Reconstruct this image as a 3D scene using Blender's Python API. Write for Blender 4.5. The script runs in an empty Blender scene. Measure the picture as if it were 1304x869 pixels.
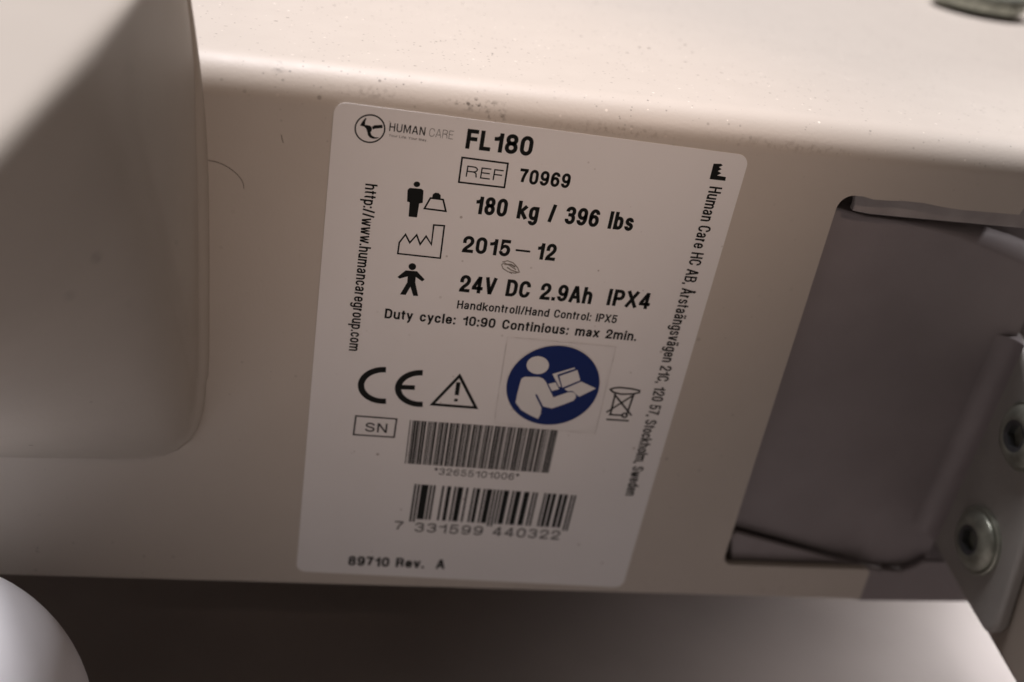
import bpy, bmesh, math, random
import numpy as np
from mathutils import Vector, Matrix
random.seed(7)
sc = bpy.context.scene
COL = sc.collection
U = 0.7048                      # all drawn lengths below are in drawing mm; one drawing mm is 0.7048 real mm
def mm(*v):
    return tuple(a * 1e-3 * U for a in v) if len(v) > 1 else v[0] * 1e-3 * U

# ------------------------------------------------------------------ camera
CR = np.array([[0.9847388608943415, -0.06754167632775054, -0.1603979357827058],
               [-0.10499467151715283, 0.504466441349408, -0.8570237619256944],
               [0.1388001973972688, 0.8607855316576257, 0.48967619269408824]])
CC = np.array([-0.04350238873481258, -0.2383245867227062, 0.1500024204295433]) * U
F, PW, PH = 1282.945, 1304.0, 869.0
cd = bpy.data.cameras.new('camera')
cam = bpy.data.objects.new('camera', cd); COL.objects.link(cam)
M = Matrix([list(CR[i]) + [CC[i]] for i in range(3)] + [[0, 0, 0, 1]])
cam.matrix_world = M
cd.sensor_width = 36; cd.lens = F * 36 / PW
cd.clip_start = 0.005; cd.clip_end = 50
cd.dof.use_dof = True; cd.dof.focus_distance = 0.258 * U; cd.dof.aperture_fstop = 9.5
sc.camera = cam
# ------------------------------------------------------------------ light
w = bpy.data.worlds.new('World'); sc.world = w; w.use_nodes = True
bg = w.node_tree.nodes['Background']
bg.inputs[0].default_value = (1.0, 0.81, 0.69, 1); bg.inputs[1].default_value = 0.074
def area(name, loc, target, size, power, color, spread=math.pi):
    l = bpy.data.lights.new(name, 'AREA'); l.shape = 'DISK'; l.size = size; l.energy = power; l.color = color; l.spread = spread
    o = bpy.data.objects.new(name, l); COL.objects.link(o); o.location = loc
    o.rotation_euler = (Vector(target) - Vector(loc)).to_track_quat('-Z', 'Y').to_euler()
    return o
area('ceiling_lamp', (-0.17, 0.40, 1.50), (0.0, 0.05, 0), 0.62, 32.5, (1.0, 0.955, 0.985))
def spot(name, loc, target, power, color, deg, soft):
    sp = bpy.data.lights.new(name, 'SPOT'); sp.energy = power; sp.color = color
    sp.spot_size = math.radians(deg); sp.spot_blend = 1.0; sp.shadow_soft_size = soft
    so = bpy.data.objects.new(name, sp); COL.objects.link(so); so.location = loc
    so.rotation_euler = (Vector(target) - Vector(loc)).to_track_quat('-Z', 'Y').to_euler()
spot('added_spot', (0.30, -0.62, 0.76), (0.01, 0.0, 0.082), 15.5, (1.0, 0.74, 0.60), 9.4, 0.03)  # added narrow warm spot, makes the label brighter towards its top
spot('added_spot', (-0.75, 0.05, 1.10), (-0.108, -0.062, -0.045), 66, (0.97, 0.95, 1.0), 7.0, 0.03)  # spot added only to brighten the castor hood
spot('added_spot', (0.55, 0.16, 0.90), (0.114, -0.002, 0.028), 16, (1.0, 0.96, 0.96), 6.0, 0.03)  # spot added for the highlight on the rolled edge and flange end
area('added_floor_fill', (0.40, 0.22, -0.005), (0.165, 0.03, -0.098), 0.10, 0.050, (1.0, 0.92, 0.90), math.radians(24))  # added fill under the beam level, makes the bright floor patch
sc.view_settings.view_transform = 'Standard'; sc.view_settings.look = 'None'
sc.view_settings.exposure = 0.17; sc.view_settings.gamma = 1; sc.view_settings.use_curve_mapping = False
sc.render.engine = 'CYCLES'
sc.cycles.use_denoising = True

# ------------------------------------------------------------------ geometry of the place
def ray(px, py):
    return CR @ np.array([(px - PW / 2) / F, (PH / 2 - py) / F, -1.0])
def at_y(px, py, Y=0.0):
    d = ray(px, py); return CC + d * (Y - CC[1]) / d[1]
def at_x(px, py, X):
    d = ray(px, py); return CC + d * (X - CC[0]) / d[0]
def at_z(px, py, Z):
    d = ray(px, py); return CC + d * (Z - CC[2]) / d[2]

# ------------------------------------------------------------------ materials
def mat(name, color, rough=0.5, metal=0.0, spec=0.5, bump=0.0, bscale=900, var=0.0, vscale=60, specks=0.0, kscale=420,
        speck_col=(0.12, 0.10, 0.085), coat=0.0, dust=None, fine=False):
    m = bpy.data.materials.new(name); m.use_nodes = True
    nt = m.node_tree; N = nt.nodes; L = nt.links
    b = N['Principled BSDF']
    b.inputs['Base Color'].default_value = (*color, 1); b.inputs['Roughness'].default_value = rough
    b.inputs['Metallic'].default_value = metal; b.inputs['Specular IOR Level'].default_value = spec
    b.inputs['Coat Weight'].default_value = coat
    tc = N.new('ShaderNodeTexCoord'); out = tc.outputs['Object']
    cur = None
    def noise(scale, detail=4):
        n = N.new('ShaderNodeTexNoise'); n.inputs['Scale'].default_value = scale; n.inputs['Detail'].default_value = detail
        L.new(out, n.inputs['Vector']); return n
    def ramp(src, lo, hi):
        r = N.new('ShaderNodeMapRange'); r.inputs[1].default_value = lo; r.inputs[2].default_value = hi; L.new(src, r.inputs[0]); return r
    def mix(fac, a, c):
        x = N.new('ShaderNodeMix'); x.data_type = 'RGBA'
        if isinstance(fac, float): x.inputs[0].default_value = fac
        else: L.new(fac, x.inputs[0])
        for i, v in ((6, a), (7, c)):
            if isinstance(v, tuple): x.inputs[i].default_value = (*v, 1)
            else: L.new(v, x.inputs[i])
        return x.outputs[2]
    def math_(op, a, c):
        x = N.new('ShaderNodeMath'); x.operation = op
        for i, v in ((0, a), (1, c)):
            if isinstance(v, (int, float)): x.inputs[i].default_value = v
            else: L.new(v, x.inputs[i])
        return x.outputs[0]
    cur = color
    if var:
        n = noise(vscale, 6); r = ramp(n.outputs[0], 0.35, 0.7)
        cur = mix(r.outputs[0], tuple(c * (1 - var) for c in color), tuple(min(1, c * (1 + var)) for c in color))
    layers = [(kscale, specks, speck_col, 0.22)] if specks else []
    if fine: layers.append((kscale * 1.9, 0.95, tuple(c * 0.45 for c in color), 0.26)); layers.append((kscale * 1.25, 0.5, tuple(min(1, c * 1.5) for c in color), 0.2))
    for li, (ks, dens, scol, rmax) in enumerate(layers):
        v = N.new('ShaderNodeTexVoronoi'); v.inputs['Scale'].default_value = ks; L.new(out, v.inputs['Vector'])
        sep = N.new('ShaderNodeSeparateColor'); L.new(v.outputs['Color'], sep.inputs[0])
        rad = math_('ADD', math_('MULTIPLY', math_('POWER', sep.outputs[0], 2.0), rmax), 0.02)
        f = math_('MULTIPLY', ramp(math_('SUBTRACT', rad, v.outputs['Distance']), 0.0, 0.06).outputs[0], math_('LESS_THAN', sep.outputs[1], dens))
        big = ramp(noise(26 + 9 * li, 3).outputs[0], 0.42, 0.62).outputs[0]
        f = math_('MULTIPLY', f, math_('ADD', math_('MULTIPLY', big, 0.6 if li else 0.8), 0.4 if li else 0.12))
        if fine:                  # grit settles on faces that look up
            ge = N.new('ShaderNodeNewGeometry'); sx = N.new('ShaderNodeSeparateXYZ'); L.new(ge.outputs['True Normal'], sx.inputs[0])
            upf = ramp(sx.outputs[2], 0.0, 0.7); upf.inputs[3].default_value = 0.35 if li == 0 else 0.05
            f = math_('MULTIPLY', f, upf.outputs[0])
        cur = mix(f, cur, scol)
    if dust:                      # grime that clings near given points: (x, y, z, radius, amount, colour)
        for (x, y, z, rx, rz, amt, dc) in dust:
            mp = N.new('ShaderNodeMapping'); mp.vector_type = 'POINT'
            mp.inputs['Scale'].default_value = (1 / rx, 1 / rz, 1 / rz)
            mp.inputs['Location'].default_value = (-x / rx, -y / rz, -z / rz)
            L.new(out, mp.inputs['Vector'])
            ln = N.new('ShaderNodeVectorMath'); ln.operation = 'LENGTH'; L.new(mp.outputs[0], ln.inputs[0])
            fall = ramp(ln.outputs[1], 1.0, 0.2).outputs[0]
            nn = ramp(noise(1100, 5).outputs[0], 0.50, 0.66).outputs[0]
            f = math_('MULTIPLY', math_('MULTIPLY', fall, nn), amt)
            cur = mix(f, cur, dc)
    if not isinstance(cur, tuple): L.new(cur, b.inputs['Base Color'])
    if bump:
        n = noise(bscale, 3); bm_ = N.new('ShaderNodeBump'); bm_.inputs['Strength'].default_value = bump
        bm_.inputs['Distance'].default_value = 0.0002; L.new(n.outputs[0], bm_.inputs['Height']); L.new(bm_.outputs[0], b.inputs['Normal'])
        r2 = ramp(noise(vscale * 2.3, 5).outputs[0], 0.3, 0.7); r2.inputs[3].default_value = rough * 0.95; r2.inputs[4].default_value = min(1, rough * 1.06)
        L.new(r2.outputs[0], b.inputs['Roughness'])
    return m
PA = (0.53, 0.485, 0.43)
def P_(px, py, Y=0.9): return at_y(px, py, mm(Y))
_s1 = P_(612, 131); _s2 = P_(632, 147); _s3 = P_(480, 118); _s4 = P_(352, 78); _s5 = P_(46, 700)
DK = (0.06, 0.05, 0.04)
grime = [(*p, mm(rx), mm(rz), am, dc) for p, rx, rz, am, dc in [
    (P_(606, 133), 9, 2.2, 0.85, DK), (P_(632, 147, 0.2), 3.2, 2.0, 0.9, DK), (P_(480, 118), 14, 2.2, 0.35, (0.13, 0.10, 0.08)),
    (P_(354, 80, 3), 3.0, 3.0, 0.8, DK), (P_(46, 700, 0), 1.6, 1.6, 0.8, DK), (P_(1010, 186, 0.6), 26, 2.0, 0.3, (0.16, 0.12, 0.09)),
    (P_(1111, 168, 2.5), 1.3, 1.3, 0.95, DK), (P_(780, 165, 0.6), 22, 2.0, 0.4, (0.16, 0.12, 0.09))]]
M_paint = mat('beige_powder_coat', PA, 0.50, spec=0.4, bump=0.13, bscale=1500, var=0.012, vscale=90, specks=0.6, kscale=500, dust=grime, fine=True)
M_brack = mat('beige_bracket_paint', (0.43, 0.39, 0.34), 0.6, spec=0.3, bump=0.2, bscale=1300, var=0.03, vscale=40, specks=0.10, kscale=300)
M_leg = mat('darker_leg_tone', (0.27, 0.235, 0.20), 0.45, bump=0.15, bscale=1300, var=0.03, vscale=40, specks=0.1, kscale=300)  # leg coloured darker than the beam's beige
M_grey = mat('grey_steel_paint', (0.27, 0.243, 0.25), 0.42, bump=0.2, bscale=1200, var=0.06, vscale=70, specks=0.08, kscale=300, speck_col=(0.3, 0.29, 0.27))
M_lip = mat('grey_channel_paint', (0.36, 0.335, 0.33), 0.5, bump=0.3, bscale=900, var=0.12, vscale=160)
M_flange = mat('grey_flange_paint', (0.29, 0.28, 0.262), 0.40, bump=0.25, bscale=1000, var=0.08, vscale=80)
M_zinc = mat('zinc_plated_steel', (0.36, 0.375, 0.32), 0.40, metal=0.75, bump=0.5, bscale=700, var=0.25, vscale=260)
M_zincdark = mat('dark_socket_steel', (0.10, 0.105, 0.11), 0.35, metal=0.7, bump=0.2, bscale=700)
M_label = mat('white_label_vinyl', (0.80, 0.795, 0.79), 0.48, var=0.012, vscale=50, specks=0.10, kscale=620, speck_col=(0.35, 0.31, 0.28), bump=0.05, bscale=500)
M_black = mat('black_print', (0.008, 0.009, 0.008), 0.5, spec=0.15)
M_grey_print = mat('thermal_grey_print', (0.025, 0.024, 0.024), 0.5, spec=0.15)
M_thin = mat('faded_thin_print', (0.10, 0.095, 0.09), 0.5)
M_blue = mat('blue_print', (0.004, 0.020, 0.135), 0.5, spec=0.2)
M_white = mat('white_print', (0.74, 0.74, 0.73), 0.45)
M_hood = mat('white_plastic', (0.86, 0.855, 0.885), 0.45, bump=0.05, var=0.02)
M_rubber = mat('grey_rubber', (0.06, 0.06, 0.06), 0.7)
M_hair = mat('dark_hair', (0.09, 0.065, 0.05), 0.5)
M_floor = mat('speckled_vinyl_floor', (0.31, 0.275, 0.262), 0.38, bump=0.1, bscale=300, var=0.10, vscale=18)
M_scuff = mat('adhesive_residue', (0.27, 0.25, 0.22), 0.6, var=0.3, vscale=900)
M_film = bpy.data.materials.new('clear_film'); M_film.use_nodes = True
_n = M_film.node_tree.nodes; _l = M_film.node_tree.links
_b = _n['Principled BSDF']; _b.inputs['Base Color'].default_value = (0.72, 0.70, 0.68, 1); _b.inputs['Roughness'].default_value = 0.3
_t = _n.new('ShaderNodeBsdfTransparent'); _m = _n.new('ShaderNodeMixShader'); _m.inputs[0].default_value = 0.015
_l.new(_t.outputs[0], _m.inputs[1]); _l.new(_b.outputs[0], _m.inputs[2]); _l.new(_m.outputs[0], _n['Material Output'].inputs[0])
M_filmedge = mat('film_edge_dirt', (0.69, 0.67, 0.65), 0.6, var=0.3, vscale=400)

# ------------------------------------------------------------------ helpers
def empty(name, loc, label, cat, rot=(0, 0, 0), group=None):
    o = bpy.data.objects.new(name, None); COL.objects.link(o); o.empty_display_size = 0.02
    o.location = loc; o.rotation_euler = rot; o['label'] = label; o['category'] = cat
    if group: o['group'] = group
    return o
def tag(o, label, cat):
    o['label'] = label; o['category'] = cat; return o
def link(name, me, m, parent=None, world=False):
    o = bpy.data.objects.new(name, me); COL.objects.link(o); me.materials.append(m)
    if parent is not None:
        o.parent = parent
        if world: o.matrix_parent_inverse = PM(parent).inverted()
    return o
def PM(o):
    m = Matrix.LocRotScale(o.location, o.rotation_euler, o.scale)
    return (PM(o.parent) @ o.matrix_parent_inverse @ m) if o.parent else m
def from_bm(name, bm, m, parent=None, smooth=False, world=False):
    me = bpy.data.meshes.new(name); bm.to_mesh(me); bm.free()
    if smooth:
        for p in me.polygons: p.use_smooth = True
    return link(name, me, m, parent, world)
def bevel(o, wdt, seg=3, angle=0.6):
    b = o.modifiers.new('bevel', 'BEVEL'); b.width = wdt; b.segments = seg; b.limit_method = 'ANGLE'; b.angle_limit = angle
    for p in o.data.polygons: p.use_smooth = True
    n = o.modifiers.new('normals', 'WEIGHTED_NORMAL'); n.keep_sharp = True
    return o
def prism_y(bm, pts, y0, y1):
    """solid with an XZ outline between depths y0 < y1"""
    a = [bm.verts.new((x, y0, z)) for x, z in pts]; c = [bm.verts.new((x, y1, z)) for x, z in pts]
    bm.faces.new(a); bm.faces.new(c[::-1])
    n = len(pts)
    for i in range(n): bm.faces.new((a[i], c[i], c[(i + 1) % n], a[(i + 1) % n]))
    bmesh.ops.recalc_face_normals(bm, faces=bm.faces)
def prism_x(bm, pts, x0, x1):
    a = [bm.verts.new((x0, y, z)) for y, z in pts]; c = [bm.verts.new((x1, y, z)) for y, z in pts]
    bm.faces.new(a); bm.faces.new(c[::-1]); n = len(pts)
    for i in range(n): bm.faces.new((a[i], c[i], c[(i + 1) % n], a[(i + 1) % n]))
    bmesh.ops.recalc_face_normals(bm, faces=bm.faces)
def arc(cx, cy, r, a0, a1, n=10):
    return [(cx + r * math.cos(math.radians(a0 + (a1 - a0) * i / n)), cy + r * math.sin(math.radians(a0 + (a1 - a0) * i / n))) for i in range(n + 1)]
def lathe(bm, prof, n=48, M=None, hexring=()):
    rings = []
    for k, (r, h) in enumerate(prof):
        ring = []
        for i in range(n):
            t = 2 * math.pi * i / n
            rr = r
            if k in hexring:
                u = (t % (math.pi / 3)) - math.pi / 6; rr = r / math.cos(u)
            v = Vector((rr * math.cos(t), rr * math.sin(t), h))
            ring.append(bm.verts.new(M @ v if M else v))
        rings.append(ring)
    for a, b in zip(rings, rings[1:]):
        for i in range(n): bm.faces.new((a[i], a[(i + 1) % n], b[(i + 1) % n], b[i]))
    bm.faces.new(rings[-1])
    return rings
def smooth_by_angle(o, ang=35):
    me = o.data
    for p in me.polygons: p.use_smooth = True
    bm = bmesh.new(); bm.from_mesh(me)
    for e in bm.edges:
        e.smooth = e.is_manifold and len(e.link_faces) == 2 and e.calc_face_angle(0) < math.radians(ang)
    bm.to_mesh(me); bm.free(); return o

# ------------------------------------------------------------------ setting: floor
bm = bmesh.new()
bmesh.ops.create_grid(bm, x_segments=2, y_segments=2, size=6)
fl = from_bm('floor', bm, M_floor); fl.location = (0, 0, mm(-140)); fl['kind'] = 'structure'

# ------------------------------------------------------------------ base beam
beam = empty('base_beam', (0, 0, mm(-140)), 'long beige painted steel beam carrying the white label, with a rounded cutout', 'steel beam')
ZT, ZB, R, RB, XE, XL_ = 83.2, -79.4, 9.0, 2.2, 134.5, -260.0
front = []
sl = [(135.2, 66.9), (134.5, 64.3), (125, 64.2), (118, 64.1), (112, 64.35), (106, 65.0), (100, 65.05), (96, 64.7), (91.5, 64.6)]
slot = sl[:] + [(88.5, 65.2)] + [(x, z) for x, z in arc(86.2, 61.0, 4.2, 80, 180, 8)] + [(82.05, 20), (81.95, -20)] \
    + [(x, z) for x, z in arc(85.4, -61.4, 3.4, 180, 270, 8)] + [(108, -64.9), (133.0, -64.75)]
out = [(XL_, ZB + RB), (XL_, ZT - R), (XE + 0.7, ZT - R), ] + slot + [(134.4, -66), (134.9, ZB + RB)]
bm = bmesh.new()
prism_y(bm, [mm(*p) for p in out], 0.0, mm(2.2))
def strip(bm, prof, ends):
    """sweep a YZ profile along X; ends(y) gives the right-hand end for each row"""
    rows = []
    for (y, z) in prof:
        rows.append((bm.verts.new(mm(XL_, y, z)), bm.verts.new(mm(ends(y), y, z))))
    for a, b in zip(rows, rows[1:]): bm.faces.new((a[0], a[1], b[1], b[0]))
endx = lambda y: XE + 0.7 + max(0, y) * 0.78
top = [(0, ZT - R)] + [(R - R * math.cos(math.radians(t)), ZT - R + R * math.sin(math.radians(t))) for t in range(3, 91, 3)] \
    + [(20, ZT), (60, ZT), (340, ZT), (340, ZT - 4), (60, ZT - 4), (9.0, ZT - 4), (2.2, ZT - R)]
strip(bm, top, endx)
bot = [(0, ZB + RB)] + [(RB - RB * math.cos(math.radians(t)), ZB + RB - RB * math.sin(math.radians(t))) for t in range(6, 91, 6)] \
    + [(300, ZB), (300, ZB + 4), (2.2, ZB + 4), (2.2, ZB + RB)]
strip(bm, bot, lambda y: 134.9)
bs = from_bm('beam_shell', bm, M_paint, beam, world=True)
smooth_by_angle(bs, 12)
# grey channel inside the cutout
def pix(Y, pts): return [(lambda q: (q[0], q[2]))(at_y(x, y, mm(Y))) for x, y in pts]
ch = bmesh.new()
prism_y(ch, pix(2.9, [(1090, 244), (1088.6, 260), (1085.5, 269), (1107, 273.5), (1160, 278.5), (1304, 291.5), (1500, 309), (1500, 260)]), mm(2.9), mm(5.2))
c1 = from_bm('channel_lip', ch, M_lip, beam, world=True); bevel(c1, mm(0.5), 2)
ch = bmesh.new()
prism_y(ch, pix(2.9, [(931, 740), (931, 684), (937, 678), (1000, 695), (1068, 713), (1118, 726.5), (1148, 728), (1166, 722), (1176, 715.5), (1200, 715.5), (1330, 716), (1330, 769), (1240, 767.5), (1096, 766)]), mm(2.9), mm(5.0))
c2 = from_bm('channel_lip', ch, M_grey, beam, world=True); bevel(c2, mm(0.8), 2)
ch = bmesh.new()
prism_y(ch, [mm(*p) for p in [(60, -77), (60, 74), (240, 74), (240, -77)]], mm(18), mm(21))
prism_y(ch, [mm(*p) for p in [(60, -77), (205, -77), (205, -79.5), (60, -79.5)]], mm(21.2), mm(170))  # unseen plate added to block light and shape the floor shadow
from_bm('channel_web_and_shade_plate', ch, M_grey, beam, world=True)

# ------------------------------------------------------------------ rating label
TH = math.radians(-1.55)
lab = empty('rating_label', (0, 0, 0), 'white rating label with black print and two barcodes stuck on the beam', 'label', rot=(0, -TH, 0))
ct, st = math.cos(TH), math.sin(TH)
def L2(px, py):
    p = at_y(px, py, 0.0); x, z = p[0], p[2]
    return np.array([x * ct + z * st, -x * st + z * ct])
LW, LH = mm(105), mm(149.22)
T = 0.00012
def rrect(x0, z0, x1, z1, r, n=8):
    return arc(x1 - r, z1 - r, r, 0, 90, n) + arc(x0 + r, z1 - r, r, 90, 180, n) + arc(x0 + r, z0 + r, r, 180, 270, n) + arc(x1 - r, z0 + r, r, 270, 360, n)
bm = bmesh.new()
prism_y(bm, rrect(-LW / 2, -LH / 2, LW / 2, LH / 2, mm(3.0)), -T, -0.000004)
from_bm('label_sheet', bm, M_label, lab)
PY = -T - 0.00003                                   # ink plane, a hair above the sheet

class Ink:
    def __init__(s, y=PY): s.bm = bmesh.new(); s.y = y; s.k = 0
    def layer(s): s.k += 1; return s.y - s.k * 4e-7
    def poly(s, pts, y=None):
        y = s.layer() if y is None else y
        vs = [s.bm.verts.new((p[0], y, p[1])) for p in pts]
        f = s.bm.faces.new(vs)
        f.normal_update()
        if f.normal.y > 0: f.normal_flip()
    def stroke(s, pts, w, cap=(True, True)):
        if not isinstance(cap, tuple): cap = (cap, cap)
        q = [np.array(pts[0], float)]
        for p in pts[1:]:
            p = np.array(p, float)
            if np.hypot(*(p - q[-1])) > w * 0.02: q.append(p)
        closed = len(q) > 3 and np.hypot(*(q[0] - q[-1])) < w * 0.1
        if len(q) < 2: q.append(q[0] + np.array([0, w * 0.05]))
        if closed: q = q[:-1]
        n = len(q); h = w / 2
        if not closed:
            d = q[0] - q[1]; e_ = q[-1] - q[-2]
            if cap[0]: q[0] = q[0] + d / np.hypot(*d) * h
            if cap[1]: q[-1] = q[-1] + e_ / np.hypot(*e_) * h
        y = s.layer(); Lv, Rv = [], []
        for i in range(n):
            if closed: a, c = q[i] - q[i - 1], q[(i + 1) % n] - q[i]
            else:
                a = q[i] - q[i - 1] if i else q[1] - q[0]
                c = q[i + 1] - q[i] if i < n - 1 else q[-1] - q[-2]
            a = a / np.hypot(*a); c = c / np.hypot(*c)
            na, nc = np.array([-a[1], a[0]]), np.array([-c[1], c[0]])
            m = na + nc; mn = np.hypot(*m)
            if mn < 0.2: m = na; k = 1.0
            else: m = m / mn; k = min(1 / max(m @ na, 0.3), 2.4)
            o = m * h * k
            Lv.append(s.bm.verts.new((*(q[i] + o)[:1], y, (q[i] + o)[1]))); Rv.append(s.bm.verts.new(((q[i] - o)[0], y, (q[i] - o)[1])))
        for i in range(n if closed else n - 1):
            j = (i + 1) % n
            f = s.bm.faces.new((Lv[i], Lv[j], Rv[j], Rv[i])); f.normal_update()
            if f.normal.y > 0: f.normal_flip()
    def done(s, name, m, parent=None, label=None):
        o = from_bm(name, s.bm, m, parent if parent is not None else lab)
        if label: o['label'] = label
        return o

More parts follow.
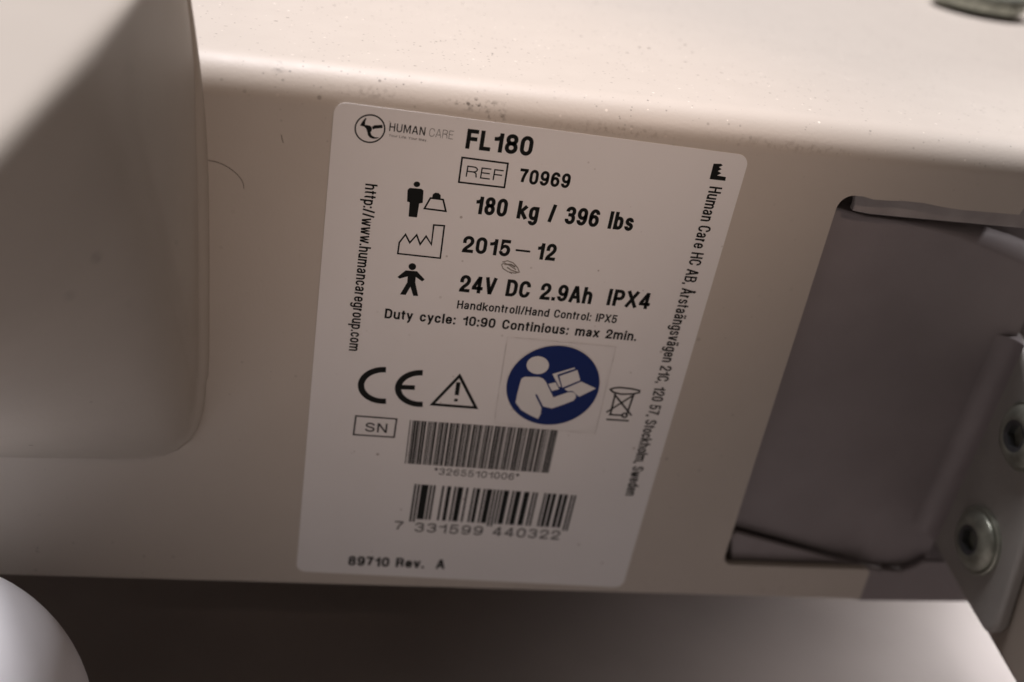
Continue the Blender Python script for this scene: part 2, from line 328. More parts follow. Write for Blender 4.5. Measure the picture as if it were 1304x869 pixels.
# --- a drawn stroke alphabet: each glyph is (width, case, strokes); capitals use 0..1 = full height, lower case 0..1 = x-height
G = {
 '0': (.56, 'C', ['0,.5 0,.68 r 0,1 .5,1 r 1,1 1,.68 1,.32 r 1,0 .5,0 r 0,0 0,.32 0,.5']),
 '1': (.42, 'C', ['1,0 1,.97', '.95,.88 q .75,.70 -.25,.70']),
 '2': (.56, 'C', ['0,.69 0,.73 r 0,1 .5,1 r 1,1 1,.73 q 1,.57 .6,.38 q .03,.12 .03,0 1,0']),
 '3': (.56, 'C', ['0,.75 r 0,1 .5,1 r .97,1 .97,.77 r .97,.54 .6,.54 .42,.54', '.55,.54 r 1,.54 1,.27 r 1,0 .5,0 r 0,0 0,.25']),
 '4': (.58, 'C', ['.74,0 .74,.98 .66,.98 0,.30 0,.24 1,.24']),
 '5': (.56, 'C', ['.92,1 .14,1 .06,.47 q .2,.63 .5,.63 r 1,.63 1,.33 r 1,0 .5,0 r 0,0 0,.24']),
 '6': (.56, 'C', ['1,.76 r 1,1 .52,1 r 0,1 0,.6 0,.3 r 0,0 .5,0 r 1,0 1,.3 r 1,.6 .5,.6 r 0,.6 0,.34']),
 '7': (.52, 'C', ['0,1 1,1 1,.94 q .45,.5 .38,0']),
 '8': (.56, 'C', ['.5,.53 r .05,.53 .05,.77 r .05,1 .5,1 r .95,1 .95,.77 r .95,.53 .5,.53 r 0,.53 0,.27 r 0,0 .5,0 r 1,0 1,.27 r 1,.53 .5,.53']),
 '9': (.56, 'C', ['0,.24 r 0,0 .48,0 r 1,0 1,.4 1,.7 r 1,1 .5,1 r 0,1 0,.7 r 0,.4 .5,.4 r 1,.4 1,.66']),
 'A': (.64, 'C', ['0,0 .44,1 .56,1 1,0', '.16,.29 .84,.29']),
 'Å': (.64, 'C', ['0,0 .44,.98 .56,.98 1,0', '.16,.29 .84,.29', '.40,1.2 r .40,1.28 .5,1.28 r .60,1.28 .60,1.2 r .60,1.12 .5,1.12 r .40,1.12 .40,1.2']),
 'B': (.60, 'C', ['0,0 0,1 .55,1 r .95,1 .95,.77 r .95,.54 .55,.54 0,.54', '.55,.54 r 1,.54 1,.27 r 1,0 .55,0 0,0']),
 'C': (.60, 'C', ['1,.68 r 1,1 .5,1 r 0,1 0,.66 0,.34 r 0,0 .5,0 r 1,0 1,.33']),
 'D': (.60, 'C', ['0,0 0,1 .45,1 r 1,1 1,.64 1,.36 r 1,0 .45,0 0,0']),
 'E': (.52, 'C', ['1,1 0,1 0,0 1,0', '0,.53 .9,.53']),
 'F': (.50, 'C', ['1,1 0,1 0,0', '0,.52 .9,.52']),
 'H': (.60, 'C', ['0,0 0,1', '1,0 1,1', '0,.53 1,.53']),
 'I': (.0, 'C', ['0,0 0,1']),
 'L': (.48, 'C', ['0,1 0,0 1,0']),
 'M': (.74, 'C', ['0,0 0,1 .1,1 .5,.08 .9,1 1,1 1,0']),
 'N': (.60, 'C', ['0,0 0,1 .08,1 .92,0 1,0 1,1']),
 'P': (.57, 'C', ['0,0 0,1 .55,1 r 1,1 1,.73 r 1,.45 .55,.45 0,.45']),
 'R': (.60, 'C', ['0,0 0,1 .55,1 r .97,1 .97,.76 r .97,.5 .55,.5 0,.5', '.55,.5 q .93,.48 .93,.22 q .93,.08 1,0']),
 'S': (.58, 'C', ['.96,.74 r .96,1 .5,1 r .03,1 .03,.76 q .03,.6 .5,.52 q 1,.43 1,.26 r 1,0 .5,0 r 0,0 0,.27']),
 'U': (.60, 'C', ['0,1 0,.32 r 0,0 .5,0 r 1,0 1,.32 1,1']),
 'V': (.60, 'C', ['0,1 .45,0 .55,0 1,1']),
 'W': (.84, 'C', ['0,1 .22,0 .28,0 .5,.95 .72,0 .78,0 1,1']),
 'X': (.60, 'C', ['0,0 1,1', '0,1 1,0']),
 'Y': (.60, 'C', ['0,1 .5,.45 1,1', '.5,.45 .5,0']),
 'a': (.52, 'L', ['.05,.72 r .05,1 .5,1 r .93,1 .93,.7 .93,.12 q .93,.0 1.06,0', '.93,.6 q .85,.56 .5,.53 r 0,.5 0,.25 r 0,0 .38,0 q .8,0 .93,.36']),
 'b': (.52, 'L', ['0,0 0,1.4', '0,.34 r 0,0 .5,0 r 1,0 1,.36 1,.64 r 1,1 .5,1 r 0,1 0,.66']),
 'c': (.50, 'L', ['1,.66 r 1,1 .5,1 r 0,1 0,.64 0,.36 r 0,0 .5,0 r 1,0 1,.34']),
 'd': (.52, 'L', ['1,0 1,1.4', '1,.34 r 1,0 .5,0 r 0,0 0,.36 0,.64 r 0,1 .5,1 r 1,1 1,.66']),
 'e': (.52, 'L', ['0,.5 1,.5 1,.64 r 1,1 .5,1 r 0,1 0,.64 0,.36 r 0,0 .5,0 q .92,0 1,.28']),
 'f': (.32, 'L', ['.38,0 .38,1.1 q .38,1.42 1,1.36', '0,1 1,1']),
 'g': (.52, 'L', ['1,1 1,-.1 r 1,-.42 .5,-.42 r .04,-.42 .04,-.22', '1,.36 r 1,0 .5,0 r 0,0 0,.36 0,.64 r 0,1 .5,1 r 1,1 1,.66']),
 'h': (.52, 'L', ['0,0 0,1.4', '0,.6 r 0,1 .55,1 r 1,1 1,.65 1,0']),
 'i': (.0, 'L', ['0,0 0,1', '0,1.36 0,1.4']),
 'k': (.54, 'L', ['0,0 0,1.4', '.92,1 .08,.42', '.34,.6 1,0']),
 'l': (.0, 'L', ['0,0 0,1.4']),
 'm': (.82, 'L', ['0,0 0,1', '0,.62 r 0,1 .28,1 r .5,1 .5,.68 .5,0', '.5,.62 r .5,1 .78,1 r 1,1 1,.68 1,0']),
 'n': (.52, 'L', ['0,0 0,1', '0,.6 r 0,1 .55,1 r 1,1 1,.65 1,0']),
 'o': (.52, 'L', ['0,.5 0,.64 r 0,1 .5,1 r 1,1 1,.64 1,.36 r 1,0 .5,0 r 0,0 0,.36 0,.5']),
 'p': (.52, 'L', ['0,1 0,-.42', '0,.34 r 0,0 .5,0 r 1,0 1,.36 1,.64 r 1,1 .5,1 r 0,1 0,.66']),
 'r': (.34, 'L', ['0,0 0,1', '0,.5 q .1,1 1,.96']),
 's': (.48, 'L', ['.95,.73 r .95,1 .5,1 r .03,1 .03,.76 q .03,.58 .5,.51 q 1,.43 1,.26 r 1,0 .5,0 r 0,0 0,.27']),
 't': (.32, 'L', ['.4,1.3 .4,.22 q .4,0 1,.02', '0,1 1,1']),
 'u': (.52, 'L', ['1,1 1,0', '0,1 0,.35 r 0,0 .45,0 r 1,0 1,.4']),
 'v': (.50, 'L', ['0,1 .43,0 .57,0 1,1']),
 'w': (.74, 'L', ['0,1 .22,0 .30,0 .5,.95 .70,0 .78,0 1,1']),
 'x': (.50, 'L', ['0,0 1,1', '0,1 1,0']),
 'y': (.50, 'L', ['0,1 .5,.05', '1,1 .55,.0 q .38,-.44 .03,-.40']),
 'ä': (.52, 'L', ['.05,.72 r .05,1 .5,1 r .93,1 .93,.7 .93,.12 q .93,.0 1.06,0', '.93,.6 q .85,.56 .5,.53 r 0,.5 0,.25 r 0,0 .38,0 q .8,0 .93,.36', '.2,1.36 .2,1.4', '.8,1.36 .8,1.4']),
 '/': (.34, 'C', ['0,0 1,1']),
 ':': (.0, 'L', ['0,0 0,.03', '0,.9 0,.93']),
 '.': (.0, 'L', ['0,0 0,.03']),
 ',': (.0, 'L', ['0,0.02 0,-.16']),
 '–': (.62, 'C', ['0,.40 1,.40']),
 '*': (.30, 'C', ['.5,1 .5,.66', '0,.92 1,.74', '1,.92 0,.74']),
}
def path(spec):
    tk = spec.split(); pts = []; i = 0
    P = lambda s: np.array([float(v) for v in s.split(',')])
    while i < len(tk):
        if tk[i] == 'q':
            p0, c, p1 = pts[-1], P(tk[i + 1]), P(tk[i + 2]); i += 3
            for k in range(1, 8): t = k / 7; pts.append((1 - t) ** 2 * p0 + 2 * t * (1 - t) * c + t * t * p1)
        elif tk[i] == 'r':
            p0, c, p1 = pts[-1], P(tk[i + 1]), P(tk[i + 2]); i += 3
            a, b = p0 + (c - p0) * .58, p1 + (c - p1) * .58
            for k in range(1, 9): t = k / 8; pts.append((1 - t) ** 3 * p0 + 3 * t * (1 - t) ** 2 * a + 3 * t * t * (1 - t) * b + t ** 3 * p1)
        else: pts.append(P(tk[i])); i += 1
    return pts
def text(s, p0, p1, ptop, wt=.16, xh=.755, sb=.075, space=.30, m=None, label=None, parent=None, name='printed_text', ink=None, keep=False):
    a, b, t = L2(*p0), L2(*p1), L2(*ptop)
    d = b - a; Ln = np.hypot(*d); d = d / Ln; up = np.array([-d[1], d[0]]); H = (t - a) @ up
    tot = 0; lay = []
    for c in s:
        if c == ' ': tot += space; continue
        wd, cs, st_ = G[c]; gw = max(wd, wt)
        lay.append((c, tot, gw)); tot += gw + 2 * sb
    tot -= 2 * sb
    k = Ln / tot
    ik = ink or Ink(); W = wt * H
    for c, x0, gw in lay:
        wd, cs, st_ = G[c]
        X0 = x0 * k; GW = max(gw * k, W) - W if wd > 0 else 0
        if wd == 0: X0 = X0 + (gw * k - W) / 2
        h = xh if cs == 'L' else 1.0
        for sp in st_:
            pts = []
            for x, y in path(sp):
                if cs == 'L' and y > 1: yy = (xh - wt / 2) + (y - 1) / .4 * (1 - xh)
                elif cs == 'L' and y < 0: yy = wt / 2 + y / .42 * (.30)
                else: yy = wt / 2 + y * (h - wt)
                pts.append(a + d * (X0 + W / 2 + x * GW) + up * yy * H)
            tk = sp.split()
            ik.stroke(pts, W, (not (len(tk) > 1 and tk[1] in 'qr'), not (len(tk) > 2 and tk[-3] in 'qr')))
    if keep: return ik
    return ik.done(name, m or M_black, parent, label)
def Z(ox, oy, pts, s=4.575):                       # points read off an enlargement -> label plane
    return [L2(ox + x / s, oy + y / s) for x, y in pts]
def ell(ox, oy, x, y, rx, ry, n=28, s=4.575, a0=0, a1=360):
    return Z(ox, oy, [(x + rx * math.cos(math.radians(a0 + (a1 - a0) * i / n)), y + ry * math.sin(math.radians(a0 + (a1 - a0) * i / n))) for i in range(n + (a1 - a0 != 360))], s)
def wpx(n): return n * mm(0.222)                    # print stroke of n photo pixels

# brand mark in a circle
ik = Ink(); e = ell(420, 120, 234, 200, 86, 80, 40); ik.stroke(e + [e[0]], wpx(1.6))
ik.poly(Z(420, 120, [(176, 182), (190, 158), (208, 137), (214, 140), (207, 158), (205, 178), (222, 180), (236, 184), (246, 198), (244, 212), (237, 222), (243, 238), (262, 250), (288, 251), (274, 258), (252, 259), (232, 251), (221, 236), (219, 222), (212, 200), (200, 188)]))
ik.poly(Z(420, 120, [(246, 188), (262, 180), (306, 178), (308, 196), (262, 200), (250, 206)]))
ik.done('logo', M_black, label='round emblem of curved black bands')
ik = text('HUMAN', (495.4, 166.6), (540.9, 172.6), (495.6, 156.0), wt=.13, keep=True); ik.done('printed_text', M_black, label='thin logo wordmark, first word')
text('CARE', (546.2, 173.4), (576.6, 177.4), (546.6, 162.7), wt=.055, m=M_grey_print, label='thinner logo wordmark, second word')
text('Your Life. Your Way.', (495, 173.6), (544, 180.2), (495.3, 170.4), wt=.13, m=M_thin, label='tiny slogan line under the wordmark')
text('FL180', (592.2, 188.9), (676.5, 199.0), (594.6, 163.6), wt=.20, sb=.05, label='bold heading line')
ik = Ink(); q = [L2(*p) for p in [(588.5, 200.4), (646.8, 208), (642.2, 238.6), (584.2, 231.8)]]; ik.stroke(q + [q[0]], wpx(2.0)); ik.done('reference_box', M_black)
text('REF', (592.8, 224.8), (639, 230.6), (594.6, 210.6), wt=.11, label='thin letters in a box')
text('70969', (660, 233), (724.4, 239.9), (661, 214), wt=.19, sb=.06)
text('180 kg / 396 lbs', (603.3, 271.8), (804.4, 294.4), (606, 248.8), wt=.192, sb=.05, space=.46)
text('2015', (587.8, 320.8), (648.2, 326.8), (590.4, 299.6), wt=.192, sb=.055)
text('–', (655, 326.6), (673.5, 328.6), (657, 306), wt=.12)
text('12', (681.5, 329.8), (706, 332.2), (684, 308.3), wt=.192, sb=.055)
text('24V DC 2.9Ah', (584.1, 371), (752, 387.2), (587, 349.4), wt=.192, sb=.05, space=.46)
text('IPX4', (771.5, 388.3), (825.6, 393.8), (774.6, 367.2), wt=.192, sb=.055)
text('Handkontroll/Hand Control: IPX5', (581.5, 392.5), (784.3, 411.5), (582.6, 381.9), wt=.165, sb=.055, space=.42)
text('Duty cycle: 10:90 Continious: max 2min.', (489.5, 404.9), (809.4, 434.0), (491.2, 392.6), wt=.185, sb=.055, space=.48)
text('http://www.humancaregroup.com', (465.4, 233.5), (444.3, 446), (480.9, 236), wt=.15, sb=.05, label='web address line running down the left side')
text('Human Care HC AB, Årstaängsvägen 21C, 120 57, Stockholm, Sweden', (903.6, 237), (796, 630.4), (919.2, 240.3), wt=.14, sb=.05, space=.34, label='address line running down the right side')
# manufacturer mark
ik = Ink(); ik.poly(Z(680, 160, [(1045, 221), (1090, 222), (1098, 232), (1076, 241), (1092, 253), (1070, 264), (1090, 277), (1066, 290), (1117, 299), (1113, 321), (1022, 311)])); ik.done('manufacturer_icon', M_black)
# person and weight
ik = Ink(); ik.poly(ell(420, 120, 507, 524, 19, 16, 20))
ik.poly(Z(420, 120, [(466, 545), (534, 551), (546, 561), (541, 632), (521, 636), (508, 717), (459, 712), (465, 629), (450, 624), (453, 556)]))
ik.done('person_icon', M_black)
ik = Ink(); q = Z(420, 120, [(586, 604), (660, 613), (676, 681), (551, 665)]); ik.stroke(q + [q[0]], wpx(2))
ik.poly(Z(420, 120, [(596, 604), (600, 582), (614, 573), (634, 575), (646, 588), (645, 611)])); ik.done('weight_icon', M_black)
# factory outline
ik = Ink(); q = [L2(*p) for p in [(506.5, 322.7), (508.5, 308.6), (516.4, 298.4), (521.8, 308.9), (530.6, 299), (535, 311), (542.6, 300.6), (549.3, 311.2), (552.4, 286.3), (565.8, 287.3), (560.6, 328.6)]]
ik.stroke(q + [q[0]], wpx(1.9)); ik.done('factory_icon', M_black)
# standing figure with spread arms
ik = Ink(); ik.poly(ell(430, 300, 435, 180, 22, 20, 20))
ik.poly(Z(430, 300, [(396, 202), (462, 207), (507, 255), (492, 266), (455, 240), (452, 272), (469, 351), (440, 350), (424, 297), (396, 345), (363, 342), (405, 272), (408, 237), (361, 250), (348, 240)]))
ik.done('applied_part_icon', M_black)
# CE mark
ik = Ink()
ik.stroke(ell(430, 300, 268, 872, 132, 92, 30, a0=-84, a1=-276), wpx(8.0), cap=False)
ik.stroke(ell(430, 300, 482, 890, 130, 92, 30, a0=-84, a1=-276), wpx(8.0), cap=False)
ik.stroke([L2(506, 492.5), L2(528.3, 493.4)], wpx(6.8), cap=False)
ik.done('ce_mark', M_black)
# warning triangle
ik = Ink(); q = [L2(*p) for p in [(585.2, 478.4), (606, 519), (550.5, 514.6)]]; ik.stroke(q + [q[0]], wpx(3.9))
ik.stroke([L2(583.8, 486.5), L2(581.5, 503)], wpx(5.4), cap=False); ik.stroke([L2(580.8, 507.6), L2(580.3, 511)], wpx(4.6), cap=False); ik.done('warning_icon', M_black)
# crossed-out bin
ik = Ink(); W_ = wpx(2.4)
q = Z(600, 470, [(810, 118), (826, 110), (862, 106), (930, 113), (980, 124), (978, 136), (940, 144), (870, 145), (826, 133)]); ik.stroke(q + [q[0]], W_)
ik.stroke(Z(600, 470, [(840, 140), (810, 262)]), W_); ik.stroke(Z(600, 470, [(946, 146), (905, 266)]), W_)
ik.stroke(Z(600, 470, [(836, 148), (930, 266)]), W_); ik.stroke(Z(600, 470, [(946, 150), (792, 248)]), W_)
ik.stroke(Z(600, 470, [(806, 264), (880, 268)]), W_)
e = ell(600, 470, 893, 268, 14, 12, 14); ik.stroke(e + [e[0]], W_)
ik.stroke(Z(600, 470, [(792, 292), (912, 300)]), W_); ik.done('bin_icon', M_black)
# serial number box and barcodes
ik = Ink(); q = [L2(*p) for p in [(453.3, 529.3), (505.2, 533.3), (501.8, 556.5), (450.2, 553.2)]]; ik.stroke(q + [q[0]], wpx(2.1)); ik.done('serial_box', M_grey_print)
text('SN', (464.6, 549.2), (492.4, 550.9), (465.8, 537.6), wt=.155, m=M_grey_print)
def rect(ik, A, B, u0, u1, v0, v1):
    """A=(left x,bottom z) frame: u,v fractions between corner points of a quad TL,TR,BR,BL"""
    TL, TR, BR, BL = A
    f = lambda u, v: (TL * (1 - u) + TR * u) * v + (BL * (1 - u) + BR * u) * (1 - v)
    ik.poly([f(u0, v0), f(u1, v0), f(u1, v1), f(u0, v1)], ik.y)
C39 = {'0': 'nnnwwnwnn', '1': 'wnnwnnnnw', '2': 'nnwwnnnnw', '3': 'wnwwnnnnn', '4': 'nnnwwnnnw', '5': 'wnnwwnnnn', '6': 'nnwwwnnnn', '7': 'nnnwnnwnw', '8': 'wnnwnnwnn', '9': 'nnwwnnwnn', '*': 'nwnnwnwnn'}
seq = []
for ch_ in '*32655101006*':
    for i, k in enumerate(C39[ch_]): seq.append((i % 2 == 0, 2.5 if k == 'w' else 1.0))
    seq.append((False, 1.6))
tot = sum(w_ for _, w_ in seq) - 1.6
quad = [L2(*p) for p in [(522.3, 534.8), (710.4, 547.6), (698.2, 602.0), (515.6, 589.8)]]
ik = Ink(); x = 0
for on, w_ in seq:
    if on: rect(ik, quad, None, (x - .16) / tot, (x + w_ + .16) / tot, 0, 1)
    x += w_
ik.done('barcode', M_black, label='narrow dense barcode')
text('*32655101006*', (552.5, 603.6), (659.5, 611.2), (553.6, 595.2), wt=.125, sb=.09, m=M_grey_print)
LC = ['0001101', '0011001', '0010011', '0111101', '0100011', '0110001', '0101111', '0111011', '0110111', '0001011']
PAR = ['LLLLLL', 'LLGLGG', 'LLGGLG', 'LLGGGL', 'LGLLGG', 'LGGLLG', 'LGGGLL', 'LGLGLG', 'LGLGGL', 'LGGLGL']
code = '7331599440322'
bits = '101'
for k, d_ in zip(PAR[int(code[0])], code[1:7]):
    l_ = LC[int(d_)]; bits += l_ if k == 'L' else ''.join('1' if c == '0' else '0' for c in l_)[::-1]
bits += '01010'
for d_ in code[7:]: bits += ''.join('1' if c == '0' else '0' for c in LC[int(d_)])
bits += '101'
quad = [L2(*p) for p in [(528.2, 616.0), (733.8, 630.5), (722.4, 674.4), (521.3, 662.4)]]
ik = Ink(); i = 0
while i < len(bits):
    if bits[i] == '1':
        j = i
        while j < len(bits) and bits[j] == '1': j += 1
        gd = i < 3 or i > len(bits) - 4 or 44 < i < 50
        rect(ik, quad, None, (i - .1) / len(bits), (j + .1) / len(bits), -.03 if gd else .05, 1)
        i = j
    else: i += 1
ik.done('barcode', M_black, label='wide spaced article barcode')
text('7', (501.2, 674.4), (512.2, 675.2), (502.8, 663), wt=.135, m=M_grey_print)
text('331599', (527.5, 676.6), (613.5, 681.4), (528.8, 665.0), wt=.135, sb=.10, m=M_grey_print)
text('440322', (626.6, 681.8), (711.4, 687.0), (628, 670.2), wt=.135, sb=.10, m=M_grey_print)
text('89710 Rev.  A', (443, 719.6), (565.6, 724.2), (444.2, 707.6), wt=.20, sb=.05, space=.40, label='bold revision line at the foot of the label')
# scuff of old glue on the label
ik = Ink(); ik.stroke(Z(430, 300, [(962, 152), (990, 146), (1022, 158), (1048, 186), (1058, 212), (1032, 218), (992, 210), (962, 190), (955, 168), (970, 158), (1000, 172), (1036, 196)]), wpx(1.3))
ik.stroke(Z(430, 300, [(990, 186), (1010, 200), (1050, 214)]), wpx(1.6)); ik.stroke(Z(430, 300, [(975, 166), (1010, 168), (1030, 180)]), wpx(2.0)); ik.stroke(Z(430, 300, [(985, 205), (1015, 222)]), wpx(0.8))
ik.done('scuff_mark', M_scuff)

# ------------------------------------------------------------------ pictogram sticker on a clear film
cst = L2(704.3, 491.2)
stk = empty('pictogram_sticker', (cst[0] * ct - cst[1] * st, 0, cst[0] * st + cst[1] * ct), 'round blue read the manual sticker on a clear square film, stuck on the white label', 'sticker', rot=(0, -TH, 0))
def SK(pts): return [p - cst for p in pts]
sq = SK([L2(*p) for p in [(646.2, 428.4), (784.5, 441.2), (757.5, 552.5), (629.2, 538.5)]])
FY = PY - 0.00004
bm = bmesh.new(); prism_y(bm, [tuple(p) for p in sq], FY - 0.00004, FY); from_bm('clear_film', bm, M_film, stk)
ik = Ink(FY - 0.00005)
for a, b in zip(sq, sq[1:] + sq[:1]): ik.stroke([a, b], wpx(0.55), cap=False)
ik.done('film_edge', M_filmedge, stk)
rd = np.hypot(*(L2(763.3, 492) - L2(645.3, 493))) / 2
ik = Ink(FY - 0.00006)
ik.poly([(rd * math.cos(t * math.pi / 40), rd * math.sin(t * math.pi / 40)) for t in range(80)])
disc = ik.done('blue_disc', M_blue, stk)
ik = Ink(FY - 0.00008)
ik.poly(SK(ell(640, 300, 204, 752, 65, 52, 36)))
ik.done('reader_head', M_white, stk)
ik = Ink(FY - 0.00008)
body = [(258, 192), (268, 140), (285, 75), (293, 52), (312, 42), (395, 43), (418, 52), (434, 72), (478, 162), (560, 133), (590, 130), (608, 145), (608, 165), (594, 181), (540, 202), (470, 226), (418, 214), (384, 146), (374, 142), (373, 150), (408, 222), (404, 258), (388, 287), (335, 262), (290, 235)]
ik.poly(SK(Z(600, 470, body)))
ik.done('reader_body', M_white, stk)
ik = Ink(FY - 0.00008)
for pl in ([(513, 38), (618, 2), (634, 62), (530, 105)], [(472, 26), (600, -12), (604, -5), (500, 30), (522, 98), (512, 102)],
           [(542, 112), (640, 70), (726, 110), (628, 158), (606, 140), (590, 124), (562, 126)], [(448, 84), (490, 74), (512, 114), (470, 124)]):
    ik.poly(SK(Z(600, 470, pl)))
ik.done('open_book', M_white, stk)

# ------------------------------------------------------------------ left bracket welded on the beam
br = empty('leg_socket', mm(-130, -3, -35), 'beige painted socket welded to the beam left of the white label', 'bracket')
def yflush(px, py, Y=-3.0): p = at_y(px, py, mm(Y)); return Vector(p)
Opx = [(238, -20), (240, 0), (246, 40), (252, 85), (256, 120), (260, 165), (262.5, 210), (264, 260), (264.6, 330), (264.6, 400), (264.4, 460), (263.4, 487), (260.6, 494), (259.8, 510), (257.5, 530), (252, 550), (243, 565), (228, 577), (210, 584), (180, 588), (140, 589), (90, 588.5), (40, 588), (-20, 587), (-50, 586.5)]
O = [yflush(*p) for p in Opx]
nO = len(O)
cum = [0]
for a, b in zip(O, O[1:]): cum.append(cum[-1] + (b - a).length)
Tp = []
for c in cum:
    s = c / cum[-1]; yy = -6 - 138 * s
    Tp.append(Vector(mm(-83.5 + 4.8 * s, yy, 109.8)))
bm = bmesh.new(); rows = []
NT = 24
cen = sum(O, Vector()) / nO
inw = []
for i in range(nO):                       # inward direction on the contact outline, in the XZ plane
    a = O[max(i - 1, 0)]; b = O[min(i + 1, nO - 1)]; t = (b - a).normalized(); inw.append(Vector((t.z, 0, -t.x)))
for i in range(nO):
    n = inw[i]
    row = []
    r = mm(1.2 + 2.0 * min(1, max(0, (Opx[i][1] - 60) / 120)))
    for k in range(0, 7):                 # quarter-round rim from the beam face
        a = math.radians(90 * k / 6)
        row.append(O[i] + n * (r * 0.65 * (1 - math.cos(a))) + Vector((0, mm(3.0) - r * math.sin(a), 0)))
    base = row[-1]
    for k in range(1, NT + 1):
        t = k / NT * 0.975
        p = base.lerp(Tp[i], t)
        e_ = t
        p.y = base.y + (Tp[i].y - base.y) * e_
        row.append(p)
    p0 = row[-1]; c = Tp[i]; p1 = Tp[i] + Vector(mm(-3.5, 0, 0.1))
    for k in range(1, 9):
        t = k / 8; row.append((1 - t) ** 2 * p0 + 2 * t * (1 - t) * c + t * t * p1)
    row.append(Vector((mm(-132), Tp[i].y, mm(109.9))))
    rows.append([bm.verts.new(v) for v in row])
for a, b in zip(rows, rows[1:]):
    for k in range(len(a) - 1): bm.faces.new((a[k], a[k + 1], b[k + 1], b[k]))
bmesh.ops.recalc_face_normals(bm, faces=bm.faces)
sb_ = from_bm('socket_shell', bm, M_brack, br, smooth=True, world=True)

# ------------------------------------------------------------------ right: pivoting bracket
pv = empty('pivot_bracket', mm(140, 8, -72), 'dark grey bent steel bracket with two socket bolts in the beam cutout', 'bracket')
YB = 6.2
tp = pix(YB, [(1060, 262), (1103, 275), (1140, 280), (1170, 283.5), (1200, 287.5), (1225, 291.5), (1250, 297), (1278, 304), (1304, 312), (1340, 326)])
lowp = pix(YB, [(1300, 420), (1262, 500), (1215, 620), (1193, 684), (1190, 690), (1186, 699), (1178, 711), (1165, 719), (1148, 723.5), (1130, 724), (1110, 721), (1088, 715.5), (1060, 706.5), (1000, 688.5), (935, 671), (918, 668)])
rr_ = [mm(0.5 + 5.5 * min(1, max(0, (x - tp[2][0]) / (tp[8][0] - tp[2][0])))) for x, z in tp]
bm = bmesh.new(); prism_y(bm, [(x, z - r) for (x, z), r in zip(tp, rr_)] + lowp, mm(YB), mm(YB + 3))
o = from_bm('blade', bm, M_grey, pv, world=True); bevel(o, mm(0.3), 2)
# rolled-over top edge of the blade
bm = bmesh.new(); rows = []
for (x, z), r in zip(tp, rr_):
    row = [(x, mm(YB) - 2e-6 + r - r * math.cos(a), z - r + r * math.sin(a)) for a in [math.radians(q_ * 9) for q_ in range(-1, 11)]] + [(x, mm(YB + 9), z - mm(0.4))]
    rows.append([bm.verts.new(v) for v in row])
for a, b in zip(rows, rows[1:]):
    for k in range(len(a) - 1): bm.faces.new((a[k], b[k], b[k + 1], a[k + 1]))
bmesh.ops.recalc_face_normals(bm, faces=bm.faces)
o = from_bm('rolled_edge', bm, M_grey, pv, smooth=True, world=True)
# flange, its left face carries the bolts
FX = 153.5
fo = [(11, 24)] + [(y, z) for y, z in [(6, 23.4), (2, 22.2), (-4, 18.2), (-12, 10.5), (-22, -2.0), (-30, -16), (-33, -24)]] + [(-37.2, -46), (-38.2, -51), (-37.2, -55), (-34.5, -57.0), (-21, -56.0), (-4, -54.2), (4.5, -52.6), (11, -51)]
bm = bmesh.new(); prism_x(bm, [mm(*p) for p in fo], mm(FX), mm(FX + 4.5))
o = from_bm('flange', bm, M_flange, pv, world=True); bevel(o, mm(1.5), 4)
# concave fillet between blade and flange
bm = bmesh.new(); rows = []
for z in (24, 0, -30, -52):
    row = []
    r = 6.0
    for k in range(9):
        a = math.radians(90 * k / 8)
        row.append((FX + 0.02 - r + r * math.sin(a), YB - 0.05 - r + r * math.cos(a), z))
    row.append((FX + 3, YB + 1, z))
    rows.append([bm.verts.new(mm(*v)) for v in row])
for a, b in zip(rows, rows[1:]):
    for k in range(len(a)): bm.faces.new((a[k], b[k], b[(k + 1) % len(a)], a[(k + 1) % len(a)]))
for r_ in (rows[0], rows[-1]): bm.faces.new(r_)
bmesh.ops.recalc_face_normals(bm, faces=bm.faces)
smooth_by_angle(from_bm('bend', bm, M_grey, pv, world=True), 30)
def bolt(px, py, sc_=1.0, rot=0.0):
    p = at_x(px, py, mm(FX - 2))
    Mx = Matrix.Translation((mm(FX), p[1], p[2])) @ Matrix.Rotation(-math.pi / 2, 4, 'Y') @ Matrix.Rotation(rot, 4, 'Z') @ Matrix.Scale(mm(1) * sc_, 4)
    bm = bmesh.new(); lathe(bm, [(10.6, -.5), (10.6, .9), (10.2, 1.3), (6, 1.3)], M=Mx)
    wsh = from_bm('washer', bm, M_zinc, pv, world=True); smooth_by_angle(wsh, 35)
    bm = bmesh.new(); lathe(bm, [(9.3, 1.0), (9.3, 1.9), (9.0, 2.3), (8.3, 3.0), (7.2, 3.7), (6.2, 4.1), (5.4, 4.25), (4.7, 4.1)], M=Mx)
    # hollow middle: drop the cap face
    bm.faces.ensure_lookup_table(); bmesh.ops.delete(bm, geom=[bm.faces[-1]], context='FACES_ONLY')
    h = from_bm('bolt', bm, M_zinc, pv, world=True); smooth_by_angle(h, 40)
    bm = bmesh.new(); lathe(bm, [(4.75, 4.12), (4.1, 3.9), (3.3, 3.7), (3.2, 0.8)], M=Mx, hexring=(2, 3))
    s = from_bm('hex_socket', bm, M_zincdark, h, world=True); smooth_by_angle(s, 25)
bolt(1240, 688, 1.0, 0.3); bolt(1299, 556, 1.0, 0.9)

# ------------------------------------------------------------------ right leg behind the flange
lg = empty('support_leg', mm(170, -60, -60), 'dark square steel leg running forward under the grey bracket at the lower right', 'leg')
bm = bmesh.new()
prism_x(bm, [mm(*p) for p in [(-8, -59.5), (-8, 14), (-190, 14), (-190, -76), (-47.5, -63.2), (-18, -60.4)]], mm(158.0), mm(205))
o = from_bm('leg_tube', bm, M_leg, lg, world=True); bevel(o, mm(2.2), 4)

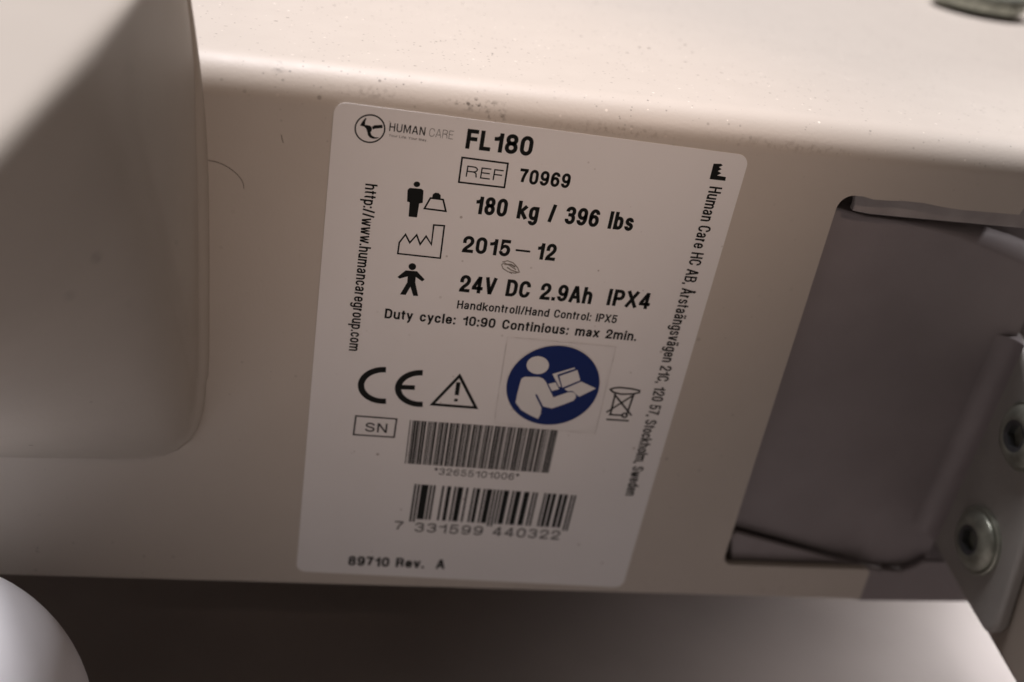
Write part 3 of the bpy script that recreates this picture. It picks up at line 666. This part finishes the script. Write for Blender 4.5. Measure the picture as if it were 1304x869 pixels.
# ------------------------------------------------------------------ white castor hood at lower left
pc = Vector(at_y(-157.4, 971.5, mm(-60)))
dep = (Vector(CC) - pc).length
rad = 0.895 * 289.2 / F * 0.2504 * U
hood = empty('castor_hood', (pc.x, pc.y, mm(-140)), 'smooth white plastic castor hood, out of focus below the beam at the lower left', 'castor')
bm = bmesh.new()
prof = [(rad * 0.98, -rad * 0.55), (rad * 0.985, -rad * .5)] + [(rad * math.cos(math.radians(t)), rad * math.sin(math.radians(t))) for t in range(-12, 88, 4)] + [(rad * 0.01, rad)]
lathe(bm, prof, 96, Matrix.Translation(pc))
from_bm('hood_shell', bm, M_hood, hood, smooth=True, world=True)
bm = bmesh.new(); wr = (pc.z - mm(-140)) * 0.9
Mw = Matrix.Translation((pc.x - 0.01, pc.y, mm(-140) + wr)) @ Matrix.Rotation(math.pi / 2, 4, 'Y')
lathe(bm, [(wr * .3, 0), (wr * .9, 0), (wr, 0.003), (wr, 0.017), (wr * .9, 0.02), (wr * .3, 0.02)], 48, Mw)
from_bm('wheel', bm, M_rubber, hood, smooth=False, world=True)

# ------------------------------------------------------------------ zinc nut at top right on the beam
nt_ = empty('zinc_nut', mm(230.0, 213.2, ZT), 'round zinc plated collar standing on the bright top of the beam', 'collar')
bm = bmesh.new()
s_ = mm(1)
lathe(bm, [(5, -3.3), (5, -.6), (20.2, -.6), (20.8, -.2), (21, .4), (21, 5.0), (20.6, 5.8), (19.4, 6.1), (12, 6.1), (11, 5.6), (10.6, 4.6), (10.6, 1)], 64, Matrix.Translation(mm(230.0, 213.2, ZT + 3.4)) @ Matrix.Scale(s_, 4))
smooth_by_angle(from_bm('collar_ring', bm, M_zinc, nt_, world=True), 30)

# ------------------------------------------------------------------ hairs on the paint
def hair(pxs, label, w_=0.045):
    pts = [Vector(at_y(x, y, 0)) + Vector((0, -mm(0.12), 0)) for x, y in pxs]
    cu = bpy.data.curves.new('hair', 'CURVE'); cu.dimensions = '3D'; cu.bevel_depth = mm(w_); cu.bevel_resolution = 1
    sp_ = cu.splines.new('NURBS'); sp_.points.add(len(pts) - 1)
    for q_, p in zip(sp_.points, pts): q_.co = (*p, 1)
    sp_.use_endpoint_u = True; sp_.order_u = 3
    o = bpy.data.objects.new('hair', cu); COL.objects.link(o)
    dg = bpy.context.evaluated_depsgraph_get(); me = bpy.data.meshes.new_from_object(o.evaluated_get(dg))
    bpy.data.objects.remove(o); m_ = link('hair', me, M_hair); tag(m_, label, 'hair'); m_['group'] = 'stray hairs on the paint'
hair([(263, 204), (272, 205), (284, 209), (297, 217), (306, 226), (310.5, 234), (310.5, 240)], 'long thin curved dark hair clinging to the beam beside the socket edge')
hair([(358.5, 172), (359, 177), (361, 182)], 'short dark fibre on the beam left of the label corner', 0.05)
